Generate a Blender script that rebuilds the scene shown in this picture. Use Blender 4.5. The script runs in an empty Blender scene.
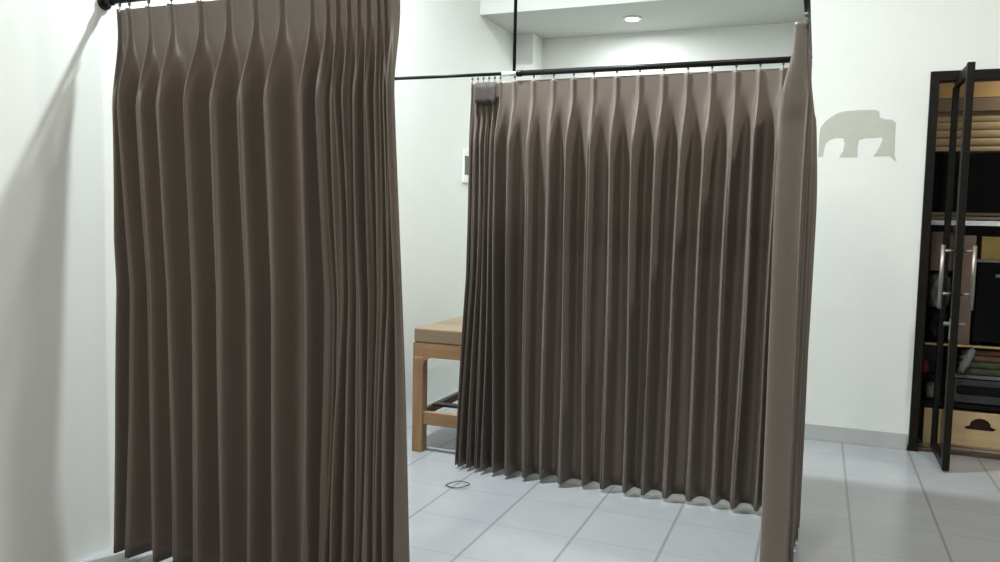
import bpy, bmesh, math, random
from mathutils import Vector, Matrix
random.seed(7)
S = bpy.context.scene
C = S.collection

# ------------------------------------------------------------------ camera
F_PX = 800.7175
cam_d = bpy.data.cameras.new('camera'); cam = bpy.data.objects.new('camera', cam_d); C.objects.link(cam)
r = (0.92858651, 0.37053099, 0.02083); dn = (0.04755406, -0.06313433, -0.99687144); fw = (-0.36805667, 0.92667192, -0.07624594)
cam.matrix_world = Matrix(((r[0], -dn[0], -fw[0], 0), (r[1], -dn[1], -fw[1], 0), (r[2], -dn[2], -fw[2], 1.4585), (0, 0, 0, 1)))
cam_d.sensor_width = 36; cam_d.lens = F_PX * 36 / 1000; cam_d.clip_start = 0.05
S.camera = cam
# ------------------------------------------------------------------ view, world
S.view_settings.view_transform = 'Standard'; S.view_settings.look = 'None'
S.view_settings.gamma = 1; S.view_settings.use_curve_mapping = False
S.view_settings.exposure = -0.08
w = bpy.data.worlds.new('world'); S.world = w; w.use_nodes = True
w.node_tree.nodes['Background'].inputs[0].default_value = (0.6, 0.65, 0.7, 1)
w.node_tree.nodes['Background'].inputs[1].default_value = 0.2

# room numbers (metres)
XL, XR = -2.814, 4.6          # left and right walls
YF, YB = -2.4, 5.83           # wall behind the camera, wall holding the doorway
YH, YA = 6.49, 7.53           # front edge of the lowered ceiling, back wall of the recess
ZC, ZL = 4.30, 3.22           # main and lowered ceilings
XB = -0.14                    # left face of the block that holds the doorway

# lamps: x, y, z, watts, colour, disc size
LAMPS = {
    'bay':    (-1.95, 3.62, ZC, 210, (0.91, 0.99, 1.0)),
    'recess': (-1.59, 6.97, ZL, 19, (0.95, 1.0, 0.98)),
    'right':  (1.15, 3.20, ZC, 68, (1.0, 0.95, 0.87)),
    'front':  (-1.15, -0.9, ZC, 140, (1.0, 0.96, 0.88)),
}

def lamp_light(name, x, y, z, wts, col, parent, size=0.11):
    d = bpy.data.lights.new(name, 'AREA'); d.shape = 'DISK'; d.size = size
    d.energy = wts; d.color = col
    o = bpy.data.objects.new(name, d); C.objects.link(o); o.parent = parent
    o.location = (0, 0, -0.03)
    return o

# ------------------------------------------------------------------ materials
def mat(name, col, rough=0.6, metal=0.0, noise=0.0, nscale=20, stretch=(1, 1, 1), spec=0.5, sheen=0, bump=0, trans=0):
    m = bpy.data.materials.new(name); m.use_nodes = True
    n = m.node_tree.nodes; l = m.node_tree.links; b = n['Principled BSDF']
    b.inputs['Roughness'].default_value = rough; b.inputs['Metallic'].default_value = metal
    b.inputs['Specular IOR Level'].default_value = spec
    b.inputs['Sheen Weight'].default_value = sheen
    b.inputs['Transmission Weight'].default_value = trans
    b.inputs['Base Color'].default_value = (*col, 1)
    tc = n.new('ShaderNodeTexCoord'); mp = n.new('ShaderNodeMapping'); mp.inputs['Scale'].default_value = stretch
    l.new(tc.outputs['Object'], mp.inputs['Vector'])
    nz = n.new('ShaderNodeTexNoise'); nz.inputs['Scale'].default_value = nscale; nz.inputs['Detail'].default_value = 5
    l.new(mp.outputs[0], nz.inputs['Vector'])
    if noise:
        cr = n.new('ShaderNodeValToRGB')
        cr.color_ramp.elements[0].position = 0.3; cr.color_ramp.elements[1].position = 0.7
        cr.color_ramp.elements[0].color = (*[c * (1 - noise) for c in col], 1)
        cr.color_ramp.elements[1].color = (*[min(1, c * (1 + noise)) for c in col], 1)
        l.new(nz.outputs['Fac'], cr.inputs[0]); l.new(cr.outputs[0], b.inputs['Base Color'])
    if bump:
        bp = n.new('ShaderNodeBump'); bp.inputs['Strength'].default_value = bump; bp.inputs['Distance'].default_value = 0.002
        l.new(nz.outputs['Fac'], bp.inputs['Height']); l.new(bp.outputs[0], b.inputs['Normal'])
    return m

def emit(name, col, s):
    m = bpy.data.materials.new(name); m.use_nodes = True
    b = m.node_tree.nodes['Principled BSDF']
    b.inputs['Base Color'].default_value = (0.8, 0.8, 0.8, 1)
    b.inputs['Emission Color'].default_value = (*col, 1); b.inputs['Emission Strength'].default_value = s
    return m

def wood(name, c1, c2, axis=(1, 1, 1), scale=6, rough=0.45):
    m = mat(name, c1, rough, noise=0.01, nscale=scale, stretch=axis, bump=0.1)
    cr = [n for n in m.node_tree.nodes if n.type == 'VALTORGB'][0]
    cr.color_ramp.elements[0].color = (*c2, 1); cr.color_ramp.elements[1].color = (*c1, 1)
    return m

M = {}
M['wall'] = mat('wall_paint', (0.75, 0.765, 0.735), 0.75, noise=0.012, nscale=3, bump=0.05)
M['wallgrey'] = mat('bounce_cut_grey', (0.25, 0.25, 0.24), 0.8, noise=0.02, nscale=3)  # dark tone invented for the unseen wall to cut bounce on the front curtain
M['ceil'] = mat('ceiling_paint', (0.5, 0.51, 0.49), 0.85, noise=0.01, nscale=3)
M['base'] = mat('baseboard_tile', (0.47, 0.48, 0.48), 0.35, noise=0.05, nscale=5)
M['patch'] = mat('bare_plaster', (0.47, 0.475, 0.425), 0.85, noise=0.03, nscale=12)
M['cloth'] = mat('taupe_cloth', (0.132, 0.104, 0.085), 0.40, noise=0.05, nscale=60, stretch=(8, 8, 0.12), spec=0.5, sheen=0.12, bump=0.15)
M['lining'] = mat('folded_cloth', (0.04, 0.030, 0.027), 0.8, noise=0.08, nscale=60, stretch=(8, 8, 0.12))
M['black'] = mat('black_enamel', (0.008, 0.008, 0.008), 0.4, noise=0.1, spec=0.2)
M['frame'] = mat('black_aluminium', (0.009, 0.008, 0.006), 0.45, noise=0.1, spec=0.15)
M['plastic_w'] = mat('white_plastic', (0.8, 0.8, 0.78), 0.4, noise=0.02)
M['chrome'] = mat('brushed_steel', (0.30, 0.28, 0.26), 0.4, metal=0.85, noise=0.05)
M['glass'] = mat('clear_glass', (0.97, 0.98, 0.97), 0.02, trans=1.0)
M['wood'] = wood('pale_wood', (0.37, 0.215, 0.10), (0.26, 0.14, 0.065), (6, 6, 0.6), 5)
M['woodh'] = wood('pale_wood_across', (0.37, 0.215, 0.10), (0.26, 0.14, 0.065), (0.6, 6, 6), 5)
M['vinyl'] = mat('tan_vinyl', (0.25, 0.18, 0.11), 0.45, noise=0.05, nscale=40, bump=0.1)
M['darkwood'] = wood('dark_wood', (0.10, 0.055, 0.03), (0.05, 0.028, 0.015), (0.6, 6, 6), 6)
M['crate'] = wood('birch_board', (0.66, 0.49, 0.29), (0.58, 0.41, 0.23), (0.8, 5, 6), 5)
M['hole'] = mat('hole_shade_brown', (0.02, 0.008, 0.004), 0.9)  # painted shade for the crate's inside, seen through the hand hole
M['shutter'] = mat('beige_slat', (0.36, 0.30, 0.21), 0.5, noise=0.05)
M['shutterbox'] = mat('grey_brown_box', (0.20, 0.16, 0.13), 0.6, noise=0.05)
M['tan'] = mat('ochre_board', (0.52, 0.38, 0.19), 0.6, noise=0.05)
M['dark'] = mat('dark_casing', (0.006, 0.006, 0.007), 0.4, noise=0.1, spec=0.15)
M['screen'] = mat('dark_glass_screen', (0.003, 0.003, 0.004), 0.2, spec=0.15)
M['greymetal'] = mat('grey_metal', (0.14, 0.145, 0.15), 0.4, metal=0.3, noise=0.05)
M['whiteedge'] = mat('white_laminate', (0.72, 0.73, 0.74), 0.4, noise=0.03)
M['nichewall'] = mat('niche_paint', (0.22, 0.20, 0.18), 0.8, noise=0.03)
M['cardboard'] = mat('cardboard', (0.15, 0.10, 0.06), 0.8, noise=0.12, nscale=14)
M['yellow'] = mat('mustard_card', (0.21, 0.15, 0.04), 0.7, noise=0.15, nscale=14)
M['pinkcard'] = mat('pinkish_card', (0.17, 0.11, 0.085), 0.7, noise=0.15, nscale=14)
M['bag'] = mat('grey_film', (0.15, 0.155, 0.155), 0.3, noise=0.35, nscale=14, bump=0.5)
M['green'] = mat('green_textile', (0.06, 0.066, 0.036), 0.9, noise=0.3, nscale=18)
M['rust'] = mat('russet_textile', (0.12, 0.065, 0.035), 0.9, noise=0.3, nscale=18)
M['slate'] = mat('slate_plastic', (0.035, 0.037, 0.04), 0.4, noise=0.1)
M['gold'] = mat('gold_edging', (0.62, 0.45, 0.2), 0.35, metal=0.5, noise=0.1)
M['magenta'] = mat('magenta_plastic', (0.3, 0.02, 0.08), 0.4, noise=0.05)
M['cord'] = mat('dark_cord', (0.05, 0.055, 0.06), 0.5)
M['lamp'] = emit('lamp_diffuser', (0.96, 1.0, 0.99), 12)

def tile_floor():
    m = bpy.data.materials.new('floor_tile'); m.use_nodes = True
    n = m.node_tree.nodes; l = m.node_tree.links; b = n['Principled BSDF']
    g = n.new('ShaderNodeNewGeometry'); sp = n.new('ShaderNodeSeparateXYZ'); l.new(g.outputs['Position'], sp.inputs[0])
    def grout(out, off, w):
        a = n.new('ShaderNodeMath'); a.operation = 'SUBTRACT'; l.new(out, a.inputs[0]); a.inputs[1].default_value = off - 40
        d = n.new('ShaderNodeMath'); d.operation = 'DIVIDE'; l.new(a.outputs[0], d.inputs[0]); d.inputs[1].default_value = 0.4
        f = n.new('ShaderNodeMath'); f.operation = 'FRACT'; l.new(d.outputs[0], f.inputs[0])
        s = n.new('ShaderNodeMath'); s.operation = 'SUBTRACT'; s.inputs[0].default_value = 0.5; l.new(f.outputs[0], s.inputs[1])
        ab = n.new('ShaderNodeMath'); ab.operation = 'ABSOLUTE'; l.new(s.outputs[0], ab.inputs[0])
        mr = n.new('ShaderNodeMapRange'); l.new(ab.outputs[0], mr.inputs[0])
        mr.inputs[1].default_value = 0.5 - w * 1.6; mr.inputs[2].default_value = 0.5 - w * 0.6
        return mr.outputs[0]
    gx = grout(sp.outputs['X'], 0.207, 0.014); gy = grout(sp.outputs['Y'], 5.48, 0.008)
    gym = n.new('ShaderNodeMath'); gym.operation = 'MULTIPLY'; l.new(gy, gym.inputs[0]); gym.inputs[1].default_value = 0.4
    gxm = n.new('ShaderNodeMath'); gxm.operation = 'MULTIPLY'; l.new(gx, gxm.inputs[0]); gxm.inputs[1].default_value = 0.75
    mx = n.new('ShaderNodeMath'); mx.operation = 'MAXIMUM'; l.new(gxm.outputs[0], mx.inputs[0]); l.new(gym.outputs[0], mx.inputs[1])
    nz = n.new('ShaderNodeTexNoise'); nz.inputs['Scale'].default_value = 2.2; nz.inputs['Detail'].default_value = 6
    nz.inputs['Distortion'].default_value = 1.2; l.new(g.outputs['Position'], nz.inputs['Vector'])
    cr = n.new('ShaderNodeValToRGB'); cr.color_ramp.elements[0].position = 0.3; cr.color_ramp.elements[1].position = 0.65
    cr.color_ramp.elements[0].color = (0.33, 0.345, 0.363, 1); cr.color_ramp.elements[1].color = (0.365, 0.375, 0.392, 1)
    l.new(nz.outputs['Fac'], cr.inputs[0])
    mix = n.new('ShaderNodeMixRGB'); l.new(mx.outputs[0], mix.inputs[0]); l.new(cr.outputs[0], mix.inputs[1])
    mix.inputs[2].default_value = (0.19, 0.198, 0.208, 1)
    l.new(mix.outputs[0], b.inputs['Base Color'])
    b.inputs['Roughness'].default_value = 0.24; b.inputs['Specular IOR Level'].default_value = 0.5
    return m
M['floor'] = tile_floor()

# ------------------------------------------------------------------ helpers
def obj(name, bm, m, parent=None, loc=None, smooth=False, bevel=0, rotz=0):
    bmesh.ops.recalc_face_normals(bm, faces=bm.faces)
    me = bpy.data.meshes.new(name); bm.to_mesh(me); bm.free()
    if smooth:
        for p in me.polygons: p.use_smooth = True
    o = bpy.data.objects.new(name, me); C.objects.link(o); me.materials.append(m)
    if parent: o.parent = parent
    if loc: o.location = loc
    if rotz: o.rotation_euler.z = rotz
    if bevel:
        b = o.modifiers.new('bevel', 'BEVEL'); b.width = bevel; b.segments = 3; b.limit_method = 'ANGLE'
        b.harden_normals = False
    return o
def box(bm, x0, x1, y0, y1, z0, z1):
    v = [bm.verts.new(p) for p in ((x0, y0, z0), (x1, y0, z0), (x1, y1, z0), (x0, y1, z0), (x0, y0, z1), (x1, y0, z1), (x1, y1, z1), (x0, y1, z1))]
    for f in ((0, 3, 2, 1), (4, 5, 6, 7), (0, 1, 5, 4), (1, 2, 6, 5), (2, 3, 7, 6), (3, 0, 4, 7)): bm.faces.new([v[i] for i in f])
    return bm
def bx(*a): return box(bmesh.new(), *a)
def tube(bm, a, b, rad, seg=14, rad2=None):
    a = Vector(a); b = Vector(b); d = (b - a); L = d.length
    q = d.to_track_quat('Z', 'Y').to_matrix().to_4x4(); q.translation = (a + b) / 2
    bmesh.ops.create_cone(bm, cap_ends=True, segments=seg, radius1=rad, radius2=rad if rad2 is None else rad2, depth=L, matrix=q)
    return bm
def tb(*a, **k): return tube(bmesh.new(), *a, **k)
def prism(pts, y0, y1):      # outline in X-Z, extruded along Y
    bm = bmesh.new()
    a = [bm.verts.new((x, y0, z)) for x, z in pts]; b = [bm.verts.new((x, y1, z)) for x, z in pts]
    n = len(pts)
    bm.faces.new(a); bm.faces.new(b[::-1])
    for i in range(n): bm.faces.new((a[i], b[i], b[(i + 1) % n], a[(i + 1) % n]))
    return bm
def lathe(prof, seg=28):
    bm = bmesh.new(); rows = []
    for rr, z in prof:
        rows.append([bm.verts.new((rr * math.cos(2 * math.pi * k / seg), rr * math.sin(2 * math.pi * k / seg), z)) for k in range(seg)])
    for i in range(len(rows) - 1):
        for k in range(seg): bm.faces.new((rows[i][k], rows[i][(k + 1) % seg], rows[i + 1][(k + 1) % seg], rows[i + 1][k]))
    bm.faces.new(rows[0][::-1]); bm.faces.new(rows[-1])
    return bm
def tag(o, label, cat, group=None):
    o['label'] = label; o['category'] = cat
    if group: o['group'] = group
    return o
def thing(name, label, cat, loc=(0, 0, 0), group=None, rotz=0):
    o = bpy.data.objects.new(name, None); C.objects.link(o); o.location = loc; o.rotation_euler.z = rotz
    o.empty_display_size = 0.1
    return tag(o, label, cat, group)
def struct(name, bm, m, bevel=0):
    o = obj(name, bm, m, bevel=bevel); o['kind'] = 'structure'; return o

# ------------------------------------------------------------------ the room
T = 0.15
DX0, DX1, DZ = 0.608, 1.55, 2.455      # doorway
NB = 7.0                               # back of the room behind the doorway
struct('floor', bx(XL - T, XR + T, YF - T, YA + T, -0.1, 0), M['floor'])
struct('ceiling', bx(XL - T, XR + T, YF - T, YH, ZC, ZC + 0.1), M['ceil'])
struct('ceiling_recess', bx(XL - T, XB, YH + 0.01, YA + T, ZL, ZC + 0.1), M['ceil'])
struct('wall_header', bx(XL, XB, YH, YH + 0.01, ZL, ZC), M['wall'])
struct('wall_left', bx(XL - T, XL, YF - T, YA + T, 0, ZC), M['wall'])
struct('wall_back', bx(XL, XB, YA, YA + T, 0, ZL), M['wall'])
struct('column_back', bx(XL, -2.60, 7.27, YA, 0, ZL), M['wall'])
struct('wall_front', bx(XL, XR, YF - T, YF, 0, ZC), M['wallgrey'])
struct('wall_right', bx(XR, XR + T, YF - T, NB + T, 0, ZC), M['wall'])
bm = bx(XB, DX0, YB, YB + 0.16, 0, ZC)
box(bm, DX1, XR, YB, YB + 0.16, 0, ZC); box(bm, DX0, DX1, YB, YB + 0.16, DZ, ZC)
box(bm, XB, XB + 0.12, YB + 0.16, YA, 0, ZC)
struct('wall_doorway', bm, M['wall'])
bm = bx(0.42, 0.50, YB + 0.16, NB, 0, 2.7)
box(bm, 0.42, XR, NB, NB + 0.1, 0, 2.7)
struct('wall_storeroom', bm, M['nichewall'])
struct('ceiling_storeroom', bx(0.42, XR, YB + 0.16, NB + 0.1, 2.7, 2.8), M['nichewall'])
bm = bx(XB, DX0 - 0.012, YB - 0.014, YB, 0, 0.108)
struct('baseboard_back', bm, M['base'], 0.003)
struct('baseboard_back_right', bx(DX1 + 0.012, XR, YB - 0.014, YB, 0, 0.108), M['base'], 0.003)
struct('baseboard_right', bx(XR - 0.014, XR, YF, YB - 0.014, 0, 0.108), M['base'], 0.003)

# bare arch-shaped patch on the wall
out = [(-0.035, 2.057), (-0.03, 2.115), (-0.005, 2.155), (0.03, 2.185), (0.07, 2.21), (0.11, 2.222), (0.2, 2.227), (0.30, 2.226), (0.322, 2.215),
       (0.328, 2.175), (0.36, 2.163), (0.40, 2.16), (0.423, 2.14), (0.425, 2.0), (0.426, 1.93), (0.442, 1.885), (0.418, 1.905), (0.40, 1.925),
       (0.30, 1.925), (0.315, 1.945), (0.335, 1.985), (0.352, 2.03), (0.345, 2.05), (0.30, 2.045), (0.25, 2.045), (0.21, 2.035), (0.203, 1.98), (0.207, 1.92),
       (0.095, 1.92), (0.117, 1.96), (0.125, 2.01), (0.115, 2.045), (0.07, 2.05), (0.03, 2.04), (0.006, 2.01), (-0.002, 1.97), (-0.005, 1.925), (-0.035, 1.925)]
bm = prism(out[::-1], YB - 0.002, YB)
tag(obj('wall_patch', bm, M['patch']), 'pale grey arch-shaped unpainted patch on white wall between curtain and doorway', 'patch')

# ------------------------------------------------------------------ doorway frame and leaf
fr = thing('door_frame', 'black aluminium door frame around the opening in the right-hand wall', 'door frame', (DX0, YB, 0))
W = DX1 - DX0; FW = 0.052
obj('frame_post', bx(0, FW, -0.02, 0.08, 0.0, DZ - 0.062), M['frame'], fr, bevel=0.003)
obj('frame_post', bx(W - FW, W, -0.02, 0.08, 0.0, DZ - 0.062), M['frame'], fr, bevel=0.003)
obj('frame_head', bx(0, W, -0.02, 0.08, DZ - 0.062, DZ), M['frame'], fr, bevel=0.003)
obj('frame_post_foot', prism([(-0.012, 0), (FW + 0.006, 0), (FW + 0.003, 0.03), (-0.002, 0.05)], -0.026, -0.0205), M['frame'], fr)
obj('threshold', bx(FW, W - FW, 0.0, 0.07, 0.0, 0.022), M['darkwood'], fr, bevel=0.004)

LX = 0.768; LY0, LY1 = 5.372, 5.925; LT = 0.02; LZ0, LZ1 = 0.012, 2.425; SW = 0.055
lf = thing('door_leaf', 'glass door leaf with narrow black frame standing open towards the room', 'door', (LX, LY1, 0))
def ly(y): return y - LY1
obj('stile', bx(-LT, LT, ly(LY0), ly(LY0 + SW), LZ0, LZ1), M['frame'], lf, bevel=0.003)
obj('stile', bx(-LT, LT, -SW, 0, LZ0, LZ1 - 0.062), M['frame'], lf, bevel=0.003)
obj('top_rail', bx(-LT * .9, LT * .9, ly(LY0 + SW), -SW, LZ1 - 0.07, LZ1 - 0.006), M['frame'], lf, bevel=0.003)
obj('bottom_rail', bx(-LT * .9, LT * .9, ly(LY0 + SW), -SW, LZ0, LZ0 + 0.05), M['frame'], lf, bevel=0.003)
obj('glass_pane', bx(-0.003, 0.003, ly(LY0 + SW - 0.005), -SW + 0.005, LZ0 + 0.05, LZ1 - 0.07), M['glass'], lf)
hy = ly(LY0 + 0.028)
for s in (-1, 1):
    bm = tb((s * 0.082, hy, 0.985), (s * 0.082, hy, 1.365), 0.0125)
    for z in (1.075, 1.33): tube(bm, (s * LT, hy, z), (s * 0.082, hy, z), 0.008)
    obj('pull_handle', bm, M['chrome'], lf, smooth=True)
bm = bx(-LT - 0.004, LT + 0.004, hy - 0.018, hy + 0.018, 0.80, 0.925)
tube(bm, (-LT - 0.035, hy, 0.895), (LT + 0.035, hy, 0.895), 0.012)
obj('lock', bm, M['greymetal'], lf, bevel=0.002)

# ------------------------------------------------------------------ storeroom contents
RY = 6.02        # front of the rack
rk = thing('storage_rack', 'dark metal shelving rack just behind the doorway', 'rack', (0.66, RY, 0))
RW, RD = 1.05, 0.45
for x in (0, RW - 0.03):
    for y in (0, RD - 0.03): obj('upright', bx(x, x + 0.03, y, y + 0.03, 0, 1.52), M['frame'], rk, bevel=0.002)
obj('shelf', bx(0.03, RW - 0.03, 0.0, RD, 0.275, 0.30), M['dark'], rk, bevel=0.002)
sh = obj('shelf', bx(0.03, RW - 0.03, 0.0, RD, 0.68, 0.695), M['darkwood'], rk, bevel=0.002)
obj('shelf_edging', bx(0.03, RW - 0.03, -0.006, 0.0, 0.684, 0.698), M['gold'], sh, bevel=0.002)
obj('back_panel', bx(0.03, RW - 0.03, RD - 0.012, RD - 0.004, 0.31, 1.515), M['slate'], rk)
sh = obj('shelf', bx(0.0, RW, -0.005, RD, 1.522, 1.54), M['greymetal'], rk, bevel=0.002)
obj('shelf_edging', bx(0.0, RW, -0.015, -0.005, 1.484, 1.515), M['whiteedge'], rk, bevel=0.002)
# crate with a hand hole
cr_ = thing('wooden_crate', 'pale wooden crate with dark hand hole on floor under the rack', 'crate', (0.715, RY + 0.01, 0))
cw = 0.86
bm = bx(0, cw, 0.012, 0.40, 0.004, 0.016); box(bm, 0, 0.012, 0.012, 0.40, 0.016, 0.25); box(bm, cw - 0.012, cw, 0.012, 0.40, 0.016, 0.25); box(bm, 0, cw, 0.39, 0.402, 0.016, 0.25)
obj('crate_body', bm, M['crate'], cr_)
# front board with an opening cut as an arch
hx, hz, hw = 0.332, 0.148, 0.095
arch = [(hx - hw, hz)] + [(hx - 0.062 * math.cos(a), hz + 0.012 + 0.052 * math.sin(a)) for a in [math.pi * k / 12 for k in range(13)]] + [(hx + hw, hz), (hx + hw * .8, hz - 0.016), (hx - hw * .8, hz - 0.016)]
def board_with_hole(x0, x1, z0, z1, hole, y0, y1):
    bm = bmesh.new()
    def ring(pts, y): return [bm.verts.new((x, y, z)) for x, z in pts]
    o_ = [(x0, z0), (x0, z1), (x1, z1), (x1, z0)]
    for y in (y0, y1):
        e = []
        for pts in (o_, hole):
            v = ring(pts, y)
            e += [bm.edges.new((v[i], v[(i + 1) % len(v)])) for i in range(len(v))]
        bmesh.ops.triangle_fill(bm, use_beauty=True, edges=e)
    bm.verts.ensure_lookup_table(); nv = len(o_) + len(hole)
    for base, cnt in ((0, len(o_)), (len(o_), len(hole))):
        for i in range(cnt):
            j = (i + 1) % cnt
            bm.faces.new((bm.verts[base + i], bm.verts[base + j], bm.verts[nv + base + j], bm.verts[nv + base + i]))
    return bm
obj('front_board', board_with_hole(0, cw, 0.02, 0.252, arch, 0, 0.012), M['crate'], cr_)
obj('hole_shade_sheet', bx(0.05, cw - 0.05, 0.014, 0.02, 0.03, 0.24), M['hole'], cr_)  # added dark sheet that stands in for shade behind the hand hole
# flat black device with a slot
pr = thing('disc_player', 'flat black device with rounded slot on the lowest shelf', 'device', (0.88, RY + 0.02, 0.30))
obj('casing', bx(0, 0.5, 0.012, 0.36, 0.0, 0.17), M['dark'], pr, bevel=0.015)
slot = [(0.03, 0.06), (0.42, 0.06), (0.46, 0.075), (0.47, 0.10), (0.45, 0.125), (0.03, 0.125), (0.015, 0.11), (0.015, 0.075)]
obj('fascia', board_with_hole(0.0, 0.5, 0.01, 0.165, slot, 0.0, 0.0115), M['slate'], pr)
obj('fascia_trim', bx(0.0, 0.5, -0.002, 0.36, 0.171, 0.195), M['greymetal'], pr, bevel=0.006)
# folded textiles
def folded(name, x0, x1, y0, y1, z0, z1, m, n=2):
    bm = bmesh.new(); h = (z1 - z0) / n
    for k in range(n): box(bm, x0 + 0.004 * k, x1 - 0.005 * k, y0 + 0.003 * k, y1, z0 + h * k + 0.001, z0 + h * (k + 1) - 0.001)
    return obj(name, bm, m, bevel=min(0.015, h * .35), smooth=False)
tag(folded('folded_blanket', 0.90, 1.37, RY + 0.03, RY + 0.36, 0.4955, 0.585, M['green']), 'folded dark green cloth lying on the flat black device', 'cloth')
tag(folded('folded_towel', 0.91, 1.35, RY + 0.035, RY + 0.34, 0.586, 0.665, M['rust']), 'folded russet brown cloth on top of the green one', 'cloth')
# crumpled clear bag hanging over the shelf edge
bm = bmesh.new(); bmesh.ops.create_icosphere(bm, subdivisions=3, radius=0.05)
for v in bm.verts:
    v.co = Vector((v.co.x * 0.55, v.co.y * 0.35, v.co.z * 1.7)) * (1 + 0.28 * math.sin(v.co.x * 140 + v.co.z * 90) * math.cos(v.co.y * 120 + v.co.z * 60))
    v.co.x += v.co.z * 0.35
tag(obj('plastic_bag', bm, M['bag'], loc=(0.935, RY - 0.045, 0.60), smooth=True), 'small crumpled clear bag hanging at the gold shelf edge', 'bag')
# big black appliance
ap = thing('microwave_oven', 'large black boxy appliance with pale top edge on middle shelf', 'appliance', (0.965, RY + 0.01, 0.695))
obj('casing', bx(0, 0.62, 0.015, 0.40, 0.02, 0.55), M['dark'], ap, bevel=0.01)
obj('front_panel', bx(0.006, 0.614, 0.0, 0.0145, 0.03, 0.525), M['screen'], ap, bevel=0.004)
obj('top_edge', bx(-0.004, 0.624, -0.004, 0.40, 0.551, 0.569), M['greymetal'], ap, bevel=0.004)
obj('control_strip', bx(0.11, 0.50, -0.006, 0.0, 0.455, 0.475), M['greymetal'], ap, bevel=0.002)
for x in (0.04, 0.56): obj('foot', tb((x, 0.06, 0), (x, 0.06, 0.0205), 0.018), M['dark'], ap)
# boxes on the appliance
def carton(x0, x1, y0, y1, z0, z1, m, label, name='carton', flap=True, group=None):
    t = thing(name, label, 'box', ((x0 + x1) / 2, (y0 + y1) / 2, z0), group)
    a, b, h = (x1 - x0) / 2, (y1 - y0) / 2, z1 - z0
    obj('box_body', bx(-a, a, -b, b, 0, h * .9), m, t, bevel=0.003)
    obj('lid', bx(-a - .003, a + .003, -b - .003, b + .003, h * .9, h), m, t, bevel=0.003)
    return t
zt = 0.695 + 0.57
carton(0.99, 1.20, RY + 0.03, RY + 0.25, zt, zt + 0.15, M['yellow'], 'mustard coloured carton on top of the large black appliance')
carton(1.21, 1.40, RY + 0.04, RY + 0.25, zt, zt + 0.13, M['cardboard'], 'brown carton right of the mustard one on the black appliance')
carton(0.86, 0.955, RY + 0.03, RY + 0.25, 0.695, 1.42, M['pinkcard'], 'tall narrow pinkish brown carton left of the large black appliance')
carton(0.70, 0.85, RY + 0.05, RY + 0.25, 1.18, 1.44, M['pinkcard'], 'tan carton near top of left stack beside the door frame')
# grey wrapped bundles under the tan carton
def bundle(x, y, z, sx, sy, sz, m, name, label, cat, seed):
    bm = bmesh.new(); bmesh.ops.create_icosphere(bm, subdivisions=4, radius=1)
    for v in bm.verts:
        c = v.co.copy(); k = 1 + 0.06 * math.sin(c.x * 9 + seed) * math.cos(c.z * 8 + seed) + 0.04 * math.sin(c.y * 17 + c.z * 13 + seed)
        q = [math.copysign(abs(t) ** 0.55, t) for t in c]
        v.co = Vector((q[0] * sx, q[1] * sy, max(-0.97, q[2]) * sz)) * k
        if v.co.z < -sz * .93: v.co.z = -sz * .93
    return tag(obj(name, bm, m, loc=(x, y, z + sz * .93), smooth=True), label, cat)
bundle(0.775, RY + 0.15, 0.93, 0.07, 0.10, 0.12, M['bag'], 'wrapped_bundle', 'grey film-wrapped bundle directly under the tan carton', 'bundle', 1)
bundle(0.775, RY + 0.15, 0.697, 0.072, 0.10, 0.115, M['dark'], 'black_bag', 'black bag at the bottom of the left stack', 'bag', 3)
bundle(0.762, RY + 0.12, 0.302, 0.04, 0.05, 0.055, M['bag'], 'paper_roll', 'small grey bundle on lowest shelf beside door post', 'bundle', 5)
bm = lathe([(0.028, 0), (0.033, 0.01), (0.033, 0.06), (0.018, 0.085), (0.014, 0.1)])
o = obj('bottle', bm, M['magenta'], loc=(0.735, RY + 0.035, 0.415 + 0.0), smooth=True)
# stand the bottle on a small box
carton(0.70, 0.80, RY + 0.19, RY + 0.28, 0.30, 0.46, M['dark'], 'small black box at back of the lowest shelf')
o.location = (0.726, RY + 0.225, 0.4605)
tag(o, 'magenta bottle standing on the small black box beside the door frame', 'bottle')
# screen on top of the rack
mo = thing('monitor', 'wide black screen standing on the white-edged top shelf', 'monitor', (0.665, RY + 0.12, 1.54))
obj('casing', bx(0.02, 1.02, 0.0, 0.05, 0.03, 0.44), M['dark'], mo, bevel=0.008)
obj('screen', bx(0.03, 1.01, -0.004, 0.0, 0.045, 0.425), M['screen'], mo, bevel=0.001)
obj('stand_foot', bx(0.35, 0.70, -0.08, 0.14, 0.0, 0.012), M['dark'], mo, bevel=0.004)
obj('stand_neck', bx(0.49, 0.56, 0.0505, 0.075, 0.0125, 0.2), M['dark'], mo, bevel=0.004)
# roller shutter on the storeroom back wall
rs = thing('roller_shutter', 'beige slatted roller shutter above the black screen', 'shutter', (0.56, 6.62, 1.425))
bm = bmesh.new()
z = 0.0
prof = []
while z < 0.88:
    for k in range(9):
        a = k / 8; prof.append((-0.009 * math.sin(math.pi * a) ** 0.6, z + 0.057 * a * 0.96))
    z += 0.057
rows = [[bm.verts.new((x, y, zz)) for y, zz in prof] for x in (0, 1.6)]
for i in range(len(prof) - 1): bm.faces.new((rows[0][i], rows[1][i], rows[1][i + 1], rows[0][i + 1]))
o = obj('slat_curtain', bm, M['shutter'], rs); sm = o.modifiers.new('thick', 'SOLIDIFY'); sm.thickness = 0.004
obj('shutter_box', bx(-0.02, 1.62, -0.04, 0.14, 0.87, 0.965), M['shutterbox'], rs, bevel=0.006)
obj('bottom_bar', bx(0, 1.6, -0.012, 0.012, -0.04, -0.001), M['shutterbox'], rs, bevel=0.003)
for x in (-0.035, 1.601): obj('guide_rail', bx(x, x + 0.033, -0.02, 0.02, -1.425, 0.868), M['shutterbox'], rs, bevel=0.003)
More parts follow.
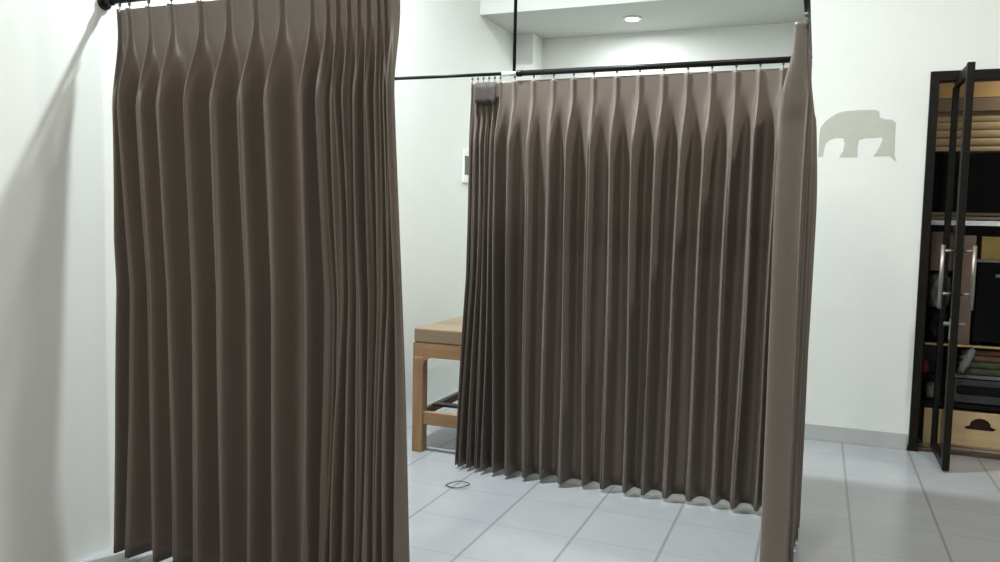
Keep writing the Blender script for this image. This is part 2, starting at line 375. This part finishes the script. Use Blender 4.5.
tag(obj('header_board', bx(0.52, 2.2, 6.60, 6.64, 2.395, 2.695), M['tan'], bevel=0.003), 'ochre board spanning above the roller shutter', 'board')

# ------------------------------------------------------------------ ceiling lamps
def downlight(key, label):
    x, y, z, wts, col = LAMPS[key]; k = {'recess': 1, 'front': 6}.get(key, 1.4)
    t = thing('ceiling_downlight', label, 'ceiling light', (x, y, z))
    obj('rim', lathe([(0.058, -0.001), (0.082, -0.001), (0.08, -0.012), (0.06, -0.014)]), M['plastic_w'], t, smooth=True)
    obj('diffuser', lathe([(0.0, -0.0145), (0.057, -0.0145), (0.05, -0.02), (0.0, -0.022)]), M['lamp'], t)
    lamp_light('lamp_glow', x, y, z, wts, col, t, 0.11 * k)
    if k != 1:
        for c_ in t.children: c_.scale = (k, k, 1) if c_.type == 'MESH' else (1, 1, 1)
downlight('bay', 'round downlight in the main ceiling above the curtained bay')
downlight('recess', 'glowing round downlight in the lowered ceiling behind the curtains')
downlight('right', 'round downlight in the main ceiling in front of the doorway wall')
downlight('front', 'large round ceiling light nearest the camera')
# lamp inside the storeroom
t = thing('storeroom_lamp', 'small warm lamp on the storeroom ceiling', 'ceiling light', (1.5, 6.25, 2.7))
obj('diffuser', lathe([(0.0, -0.05), (0.04, -0.045), (0.07, -0.02), (0.075, -0.001)]), M['plastic_w'], t, smooth=True)
d = bpy.data.lights.new('lamp_glow', 'AREA'); d.shape = 'DISK'; d.size = 0.12; d.energy = 7; d.color = (1.0, 0.82, 0.58)
o = bpy.data.objects.new('lamp_glow', d); C.objects.link(o); o.parent = t; o.location = (0, 0, -0.06)

# ------------------------------------------------------------------ curtain track
ZR, YC1, YC2, XS = 2.27, 2.55, 4.226, -0.086
tk = thing('curtain_track', 'black tubular curtain track hung from the ceiling around the bay', 'curtain rail', (-1.62, YC2, 0))
def tl(p): return (p[0] + 1.62, p[1] - YC2, p[2])
obj('rail', tb(tl((-1.605, YC2, ZR)), tl((XS, YC2, ZR)), 0.0155, 16), M['black'], tk, smooth=True)
obj('rail', tb(tl((XL, YC2, ZR + 0.008)), tl((-1.67, YC2, ZR + 0.002)), 0.0095, 16), M['black'], tk, smooth=True)
obj('connector', tb(tl((-1.69, YC2, ZR)), tl((-1.60, YC2, ZR)), 0.0125, 16), M['plastic_w'], tk, smooth=True)
obj('rail', tb(tl((XS, YC1, ZR + 0.055)), tl((XS, YC2, ZR)), 0.0125, 16), M['black'], tk, smooth=True)
obj('rail', tb(tl((XL, YC1, ZR + 0.057)), tl((XS, YC1, ZR + 0.056)), 0.0125, 16), M['black'], tk, smooth=True)
for p in ((-1.62, YC2), (-0.118, 3.12), (-1.62, YC1)):
    pz = ZR + (0.02 if p[1] < 4 else 0.012)
    h = obj('hanger_pole', tb(tl((p[0], p[1], pz)), tl((p[0], p[1], ZC)), 0.0095, 14), M['black'], tk, smooth=True)
    obj('ceiling_flange', tb(tl((p[0], p[1], ZC - 0.012)), tl((p[0], p[1], ZC)), 0.035, 20), M['black'], h)
bm = bx(*[v for v in (-0.132 + 1.62, XS + 0.018 + 1.62, 3.10 - YC2, 3.14 - YC2, 2.275, 2.315)])
obj('rail_clamp', bm, M['black'], tk, bevel=0.004)
bm = tb(tl((-1.60, YC2, ZR)), tl((-1.575, YC2, ZR)), 0.0185, 16)
obj('coupling', bm, M['black'], tk)
for y, z in ((YC2, ZR + 0.008), (YC1, ZR + 0.057)):
    bm = tb(tl((XL, y, z)), tl((XL + 0.012, y, z)), 0.032, 20); tube(bm, tl((XL + .012, y, z)), tl((XL + 0.05, y, z)), 0.018, 16)
    obj('wall_bracket', bm, M['black'], tk)

# ------------------------------------------------------------------ curtains
def lerp(a, b, t): return a + (b - a) * t
def sstep(a, b, x):
    t = max(0, min(1, (x - a) / (b - a))); return t * t * (3 - 2 * t)
def curtain(t, ridges, ztop, zbot, dtop, dbody, pw=2.2, samples=22, flip=1, along='x', seed=1, back=0.16, amp=0.004, zfull=0.42, drift=None, widths=None, omega=0.09, lo=0.12, end_flat=False):
    """ridges: (top, middle, bottom) positions along the track; folds stand towards the viewer (-Y) for along='x'."""
    rnd = random.Random(seed)
    n = len(ridges)
    ph = [[rnd.uniform(0, 6.28) for _ in range(4)] for _ in range(n)]
    av = [rnd.uniform(0.82, 1.12) for _ in range(n)]
    bk = [rnd.uniform(0.4, 1.5) for _ in range(n)]
    zs = []
    NZ = 46
    for k in range(NZ + 1):
        s = k / NZ; zs.append(s ** 1.35)
    bm = bmesh.new(); grid = []
    for s in zs:
        z = lerp(ztop, zbot, s); dz = ztop - z
        body = sstep(0.07, zfull, dz)                    # heading -> full fold
        pos = []
        for i, (a, m, b) in enumerate(ridges):
            p = lerp(a, m, s / 0.5) if s < 0.5 else lerp(m, b, (s - 0.5) / 0.5)
            p += amp * math.sin(3.1 * z + ph[i][0]) * body
            pos.append(p)
        row = []
        for i in range(n - 1):
            P = pos[i + 1] - pos[i]
            for k in range(samples):
                tt = k / samples
                q = 0.5 * (1 + math.cos(2 * math.pi * tt))
                A = lerp(av[i], av[i + 1], tt)
                wd = min(1.0, abs(P) / 0.07) ** 1.3
                om = lerp(0.03, omega * lerp(0.3, 1, wd), body)
                p = lerp(pos[i], pos[i + 1], tt) - om * P * math.sin(2 * math.pi * tt)
                D = lerp(dtop, dbody * wd, body) * A
                f = lerp(q ** 7, sstep(lo * wd, lerp(0.42, 0.82, wd), q), body)
                valley = back * dbody * bk[i] * body * (math.sin(math.pi * tt) ** 2) * (0.55 + 0.45 * math.cos(4 * math.pi * tt + ph[i][1] * 0.25)) * wd
                skew = 0.010 * body * math.sin(2 * math.pi * tt) * math.sin(1.7 * z + ph[i][2])
                fine = 0.0012 * body * math.sin(6 * math.pi * tt + ph[i][3] + 2.3 * z)
                off = -D * f + valley + skew + fine
                if end_flat and i == n - 2:
                    p = lerp(pos[i], pos[i + 1], tt); off = -lerp(dtop, dbody * 0.72, body) * av[i] + 0.012 * body * math.sin(math.pi * tt) ** 2
                row.append((p, off, z))
            if i == n - 2:
                row.append((pos[-1], -lerp(dtop, dbody, body) * (av[-2] * 0.72 if end_flat else av[-1] * 0.6), z))
        if drift: row = [drift(p, o_, z) for p, o_, z in row]
        # scalloped hem: tiny lift in the valleys
        grid.append([bm.verts.new((p, o_, zz) if along == 'x' else (o_ * flip, p, zz)) for p, o_, zz in row])
    for a, b in zip(grid, grid[1:]):
        for k in range(len(a) - 1): bm.faces.new((a[k], a[k + 1], b[k + 1], b[k]))
    o = obj('cloth', bm, M['cloth'], t, smooth=True)
    m = o.modifiers.new('thickness', 'SOLIDIFY'); m.thickness = 0.002; m.offset = 0
    return o
def hook(t, p, zt, zr):
    bm = tb((p[0], p[1], zt - 0.03), (p[0], p[1], zr), 0.0022, 8)
    tube(bm, (p[0], p[1], zr - 0.012), (p[0], p[1], zr + 0.002), 0.006, 10)
    tube(bm, (p[0], p[1], zt - 0.03), (p[0], p[1] - 0.008, zt - 0.012), 0.0018, 8)
    obj('curtain_hook', bm, M['greymetal'], t, smooth=True)

# front curtain, beside the camera
R1 = [(-2.650, -2.625, -2.66), (-2.600, -2.555, -2.595), (-2.499, -2.468, -2.454), (-2.385, -2.356, -2.340), (-2.240, -2.227, -2.213), (-2.110, -2.098, -2.095),
      (-1.985, -1.968, -1.967), (-1.868, -1.855, -1.847), (-1.735, -1.728, -1.730), (-1.668, -1.641, -1.672), (-1.625, -1.601, -1.625), (-1.580, -1.560, -1.582),
      (-1.540, -1.519, -1.535), (-1.500, -1.478, -1.487), (-1.460, -1.440, -1.447), (-1.432, -1.406, -1.405), (-1.405, -1.370, -1.352), (-1.372, -1.342, -1.282)]
t1 = thing('curtain', 'large taupe pleated curtain in the left foreground, gathered along its right edge', 'curtain', (0, YC1, 0), 'taupe bay curtains')
R1 = [(a * 1.028, m * (1.013 if m < -2.6 else 1.011), b * (1.02 if m < -2.6 else 1.013)) for a, m, b in R1]
curtain(t1, R1, 2.288, 0.018, 0.02, 0.105, seed=4, omega=0.095, end_flat=True)
for a, m, b in R1[::1]: hook(t1, (a, 0.0, 0), 2.288, ZR + 0.045)

# back curtain, drawn across the rear of the bay
hk = [-1.70, -1.615, -1.503, -1.387, -1.274, -1.162, -1.037, -0.914, -0.789, -0.666, -0.546, -0.428, -0.313, -0.205]
bt = [-1.66, -1.574, -1.465, -1.37, -1.253, -1.127, -1.014, -0.893, -0.796, -0.684, -0.564, -0.432, -0.332, -0.224]
R2 = [(-1.872, -1.872, -1.922), (-1.838, -1.84, -1.885), (-1.804, -1.805, -1.825), (-1.770, -1.770, -1.785), (-1.735, -1.735, -1.74)]
R2 += [(a, (a + b) / 2 - 0.004, b - 0.01) for a, b in zip(hk, bt)] + [(-0.155, -0.158, -0.165)]
t2 = thing('curtain', 'wide taupe pleated curtain drawn across the back of the bay', 'curtain', (0, YC2, 0), 'taupe bay curtains')
curtain(t2, R2, 2.230, 0.022, 0.014, 0.10, seed=11, zfull=0.36, omega=0.10)
for a, m, b in R2: hook(t2, (a, 0.0, 0), 2.230, ZR - 0.012)
bm = bmesh.new(); g = []
for k in range(9):
    x = -1.842 + 0.128 * k / 8
    g.append([bm.verts.new((x, -0.022 - 0.012 * (2.23 - z) / 0.1 - 0.007 * math.sin(k * 1.9), z - (0.02 * (k % 3) / 2 if z < 2.12 else 0))) for z in (2.226, 2.19, 2.16, 2.135, 2.115)])
for a, b in zip(g, g[1:]):
    for k in range(4): bm.faces.new((a[k], a[k + 1], b[k + 1], b[k]))
o = obj('heading_flap', bm, M['lining'], t2, smooth=True); o['label'] = 'darker folded-over corner of the curtain heading'
mm = o.modifiers.new('thickness', 'SOLIDIFY'); mm.thickness = 0.003
# side curtain, bunched and seen edge-on
R3 = []
y = 3.30; rr = random.Random(5)
while y < 4.17:
    R3.append((y, y + 0.0, y + 0.0)); y += rr.uniform(0.072, 0.098)
R3.append((4.185, 4.19, 4.195))
t3 = thing('curtain', 'narrow bunched taupe curtain on the right, seen edge-on', 'curtain', (-0.09, 0, 0), 'taupe bay curtains')
def drift3(p, o_, z):
    near = sstep(3.75, 3.3, p)
    k = sstep(2.22, 1.5, z)
    return (p, o_ - 0.028 * (1 - near) * k + 0.012 * near * k + 0.012 , z)
curtain(t3, R3, 2.235, 0.02, 0.05, 0.08, zfull=0.3, seed=21, flip=-1, along='y', pw=1.3, back=0.25, drift=lambda p, o_, z: drift3(p, o_ + 0.5 * lerp(0.05, 0.08, sstep(0.07, 0.3, 2.235 - z)), z))
for a, m, b in R3: hook(t3, (0.004, a, 0), 2.235, ZR - 0.008)

# ------------------------------------------------------------------ bench behind the back curtain
BX0, BY0, BW, BL = -2.315, 4.385, 0.72, 1.80
be = thing('treatment_bench', 'pale wooden bench with tan padded top behind the back curtain', 'bench', (BX0, BY0, 0))
LG = 0.07
for x in (0, BW - LG):
    for y in (0, BL - LG): obj('leg', bx(x, x + LG, y, y + LG, 0.0, 0.60), M['wood'], be, bevel=0.004)
def apron(L):
    pts = [(0, 0.60), (0, 0.688), (L, 0.688), (L, 0.60), (L - LG, 0.60)]
    cv = [(LG + 0.06 * (1 - math.cos(a)) , 0.545 + 0.055 * math.sin(a)) for a in [math.pi / 2 * k / 6 for k in range(7)]]
    pts += [(L - x, z) for x, z in cv] + [(LG + 0.075, 0.61), ] [:0] + [(x, z) for x, z in cv[::-1]] + [(LG, 0.60)]
    return pts
obj('apron', prism(apron(BW)[::-1], 0.004, 0.03), M['woodh'], be)
obj('apron', prism(apron(BW)[::-1], BL - 0.03, BL - 0.004), M['woodh'], be)
for x in (0.004, BW - 0.03): obj('side_apron', bx(x, x + 0.026, LG, BL - LG, 0.60, 0.688), M['wood'], be, bevel=0.003)
for y in (0.012, BL - 0.05): obj('stretcher', bx(LG, BW - LG, y, y + 0.038, 0.175, 0.255), M['woodh'], be, bevel=0.003)
for x in (0.015, BW - 0.05): obj('side_stretcher', bx(x, x + 0.035, LG, BL - LG, 0.21, 0.255), M['darkwood'], be, bevel=0.003)
for k in range(4):
    yy = 0.18 + k * 0.42
    obj('slat', bx(0.05, BW - 0.05, yy, yy + 0.07, 0.2555, 0.27), M['darkwood'], be, bevel=0.002)
obj('cushion', bx(0.004, BW - 0.004, 0.002, BL - 0.002, 0.6885, 0.782), M['vinyl'], be, bevel=0.012)

# ------------------------------------------------------------------ wall panel and the loop on the floor
wp = thing('wall_panel', 'small dark display in pale frame on left wall beside the back curtain', 'wall panel', (XL, 6.17, 1.765))
obj('panel_frame', board_with_hole(0, 0.30, 0.0, 0.275, [(0.016, 0.065), (0.016, 0.225), (0.284, 0.225), (0.284, 0.065)], -0.018, 0), M['plastic_w'], wp, rotz=math.pi / 2, bevel=0.003)
obj('panel_screen', bx(0.001, 0.012, 0.015, 0.285, 0.063, 0.227), M['greymetal'], wp)
o = wp.children[-1]; o.data.materials[0] = mat('dim_grey_screen', (0.05, 0.06, 0.06), 0.25)

bm = bmesh.new(); N = 60; rows = []
cx, cy = -1.775, 3.905
ctr = []
for k in range(N):
    a = 2 * math.pi * k / N
    ctr.append(Vector((cx + 0.062 * math.cos(a) * (1 + 0.12 * math.sin(2 * a)), cy + 0.048 * math.sin(a) + 0.004 * math.cos(3 * a), 0.0035 + 0.006 * (1 + math.sin(a + 1)))))
for k in range(N):
    d_ = (ctr[(k + 1) % N] - ctr[k - 1]).normalized(); nn = d_.cross(Vector((0, 0, 1))).normalized(); uu = nn.cross(d_)
    rows.append([bm.verts.new(ctr[k] + 0.0028 * (nn * math.cos(b) + uu * math.sin(b))) for b in [2 * math.pi * j / 8 for j in range(8)]])
for k in range(N):
    for j in range(8): bm.faces.new((rows[k][j], rows[(k + 1) % N][j], rows[(k + 1) % N][(j + 1) % 8], rows[k][(j + 1) % 8]))
tag(obj('cord_loop', bm, M['cord'], smooth=True), 'thin dark loop of cord lying on the floor tiles in the bay', 'cord')
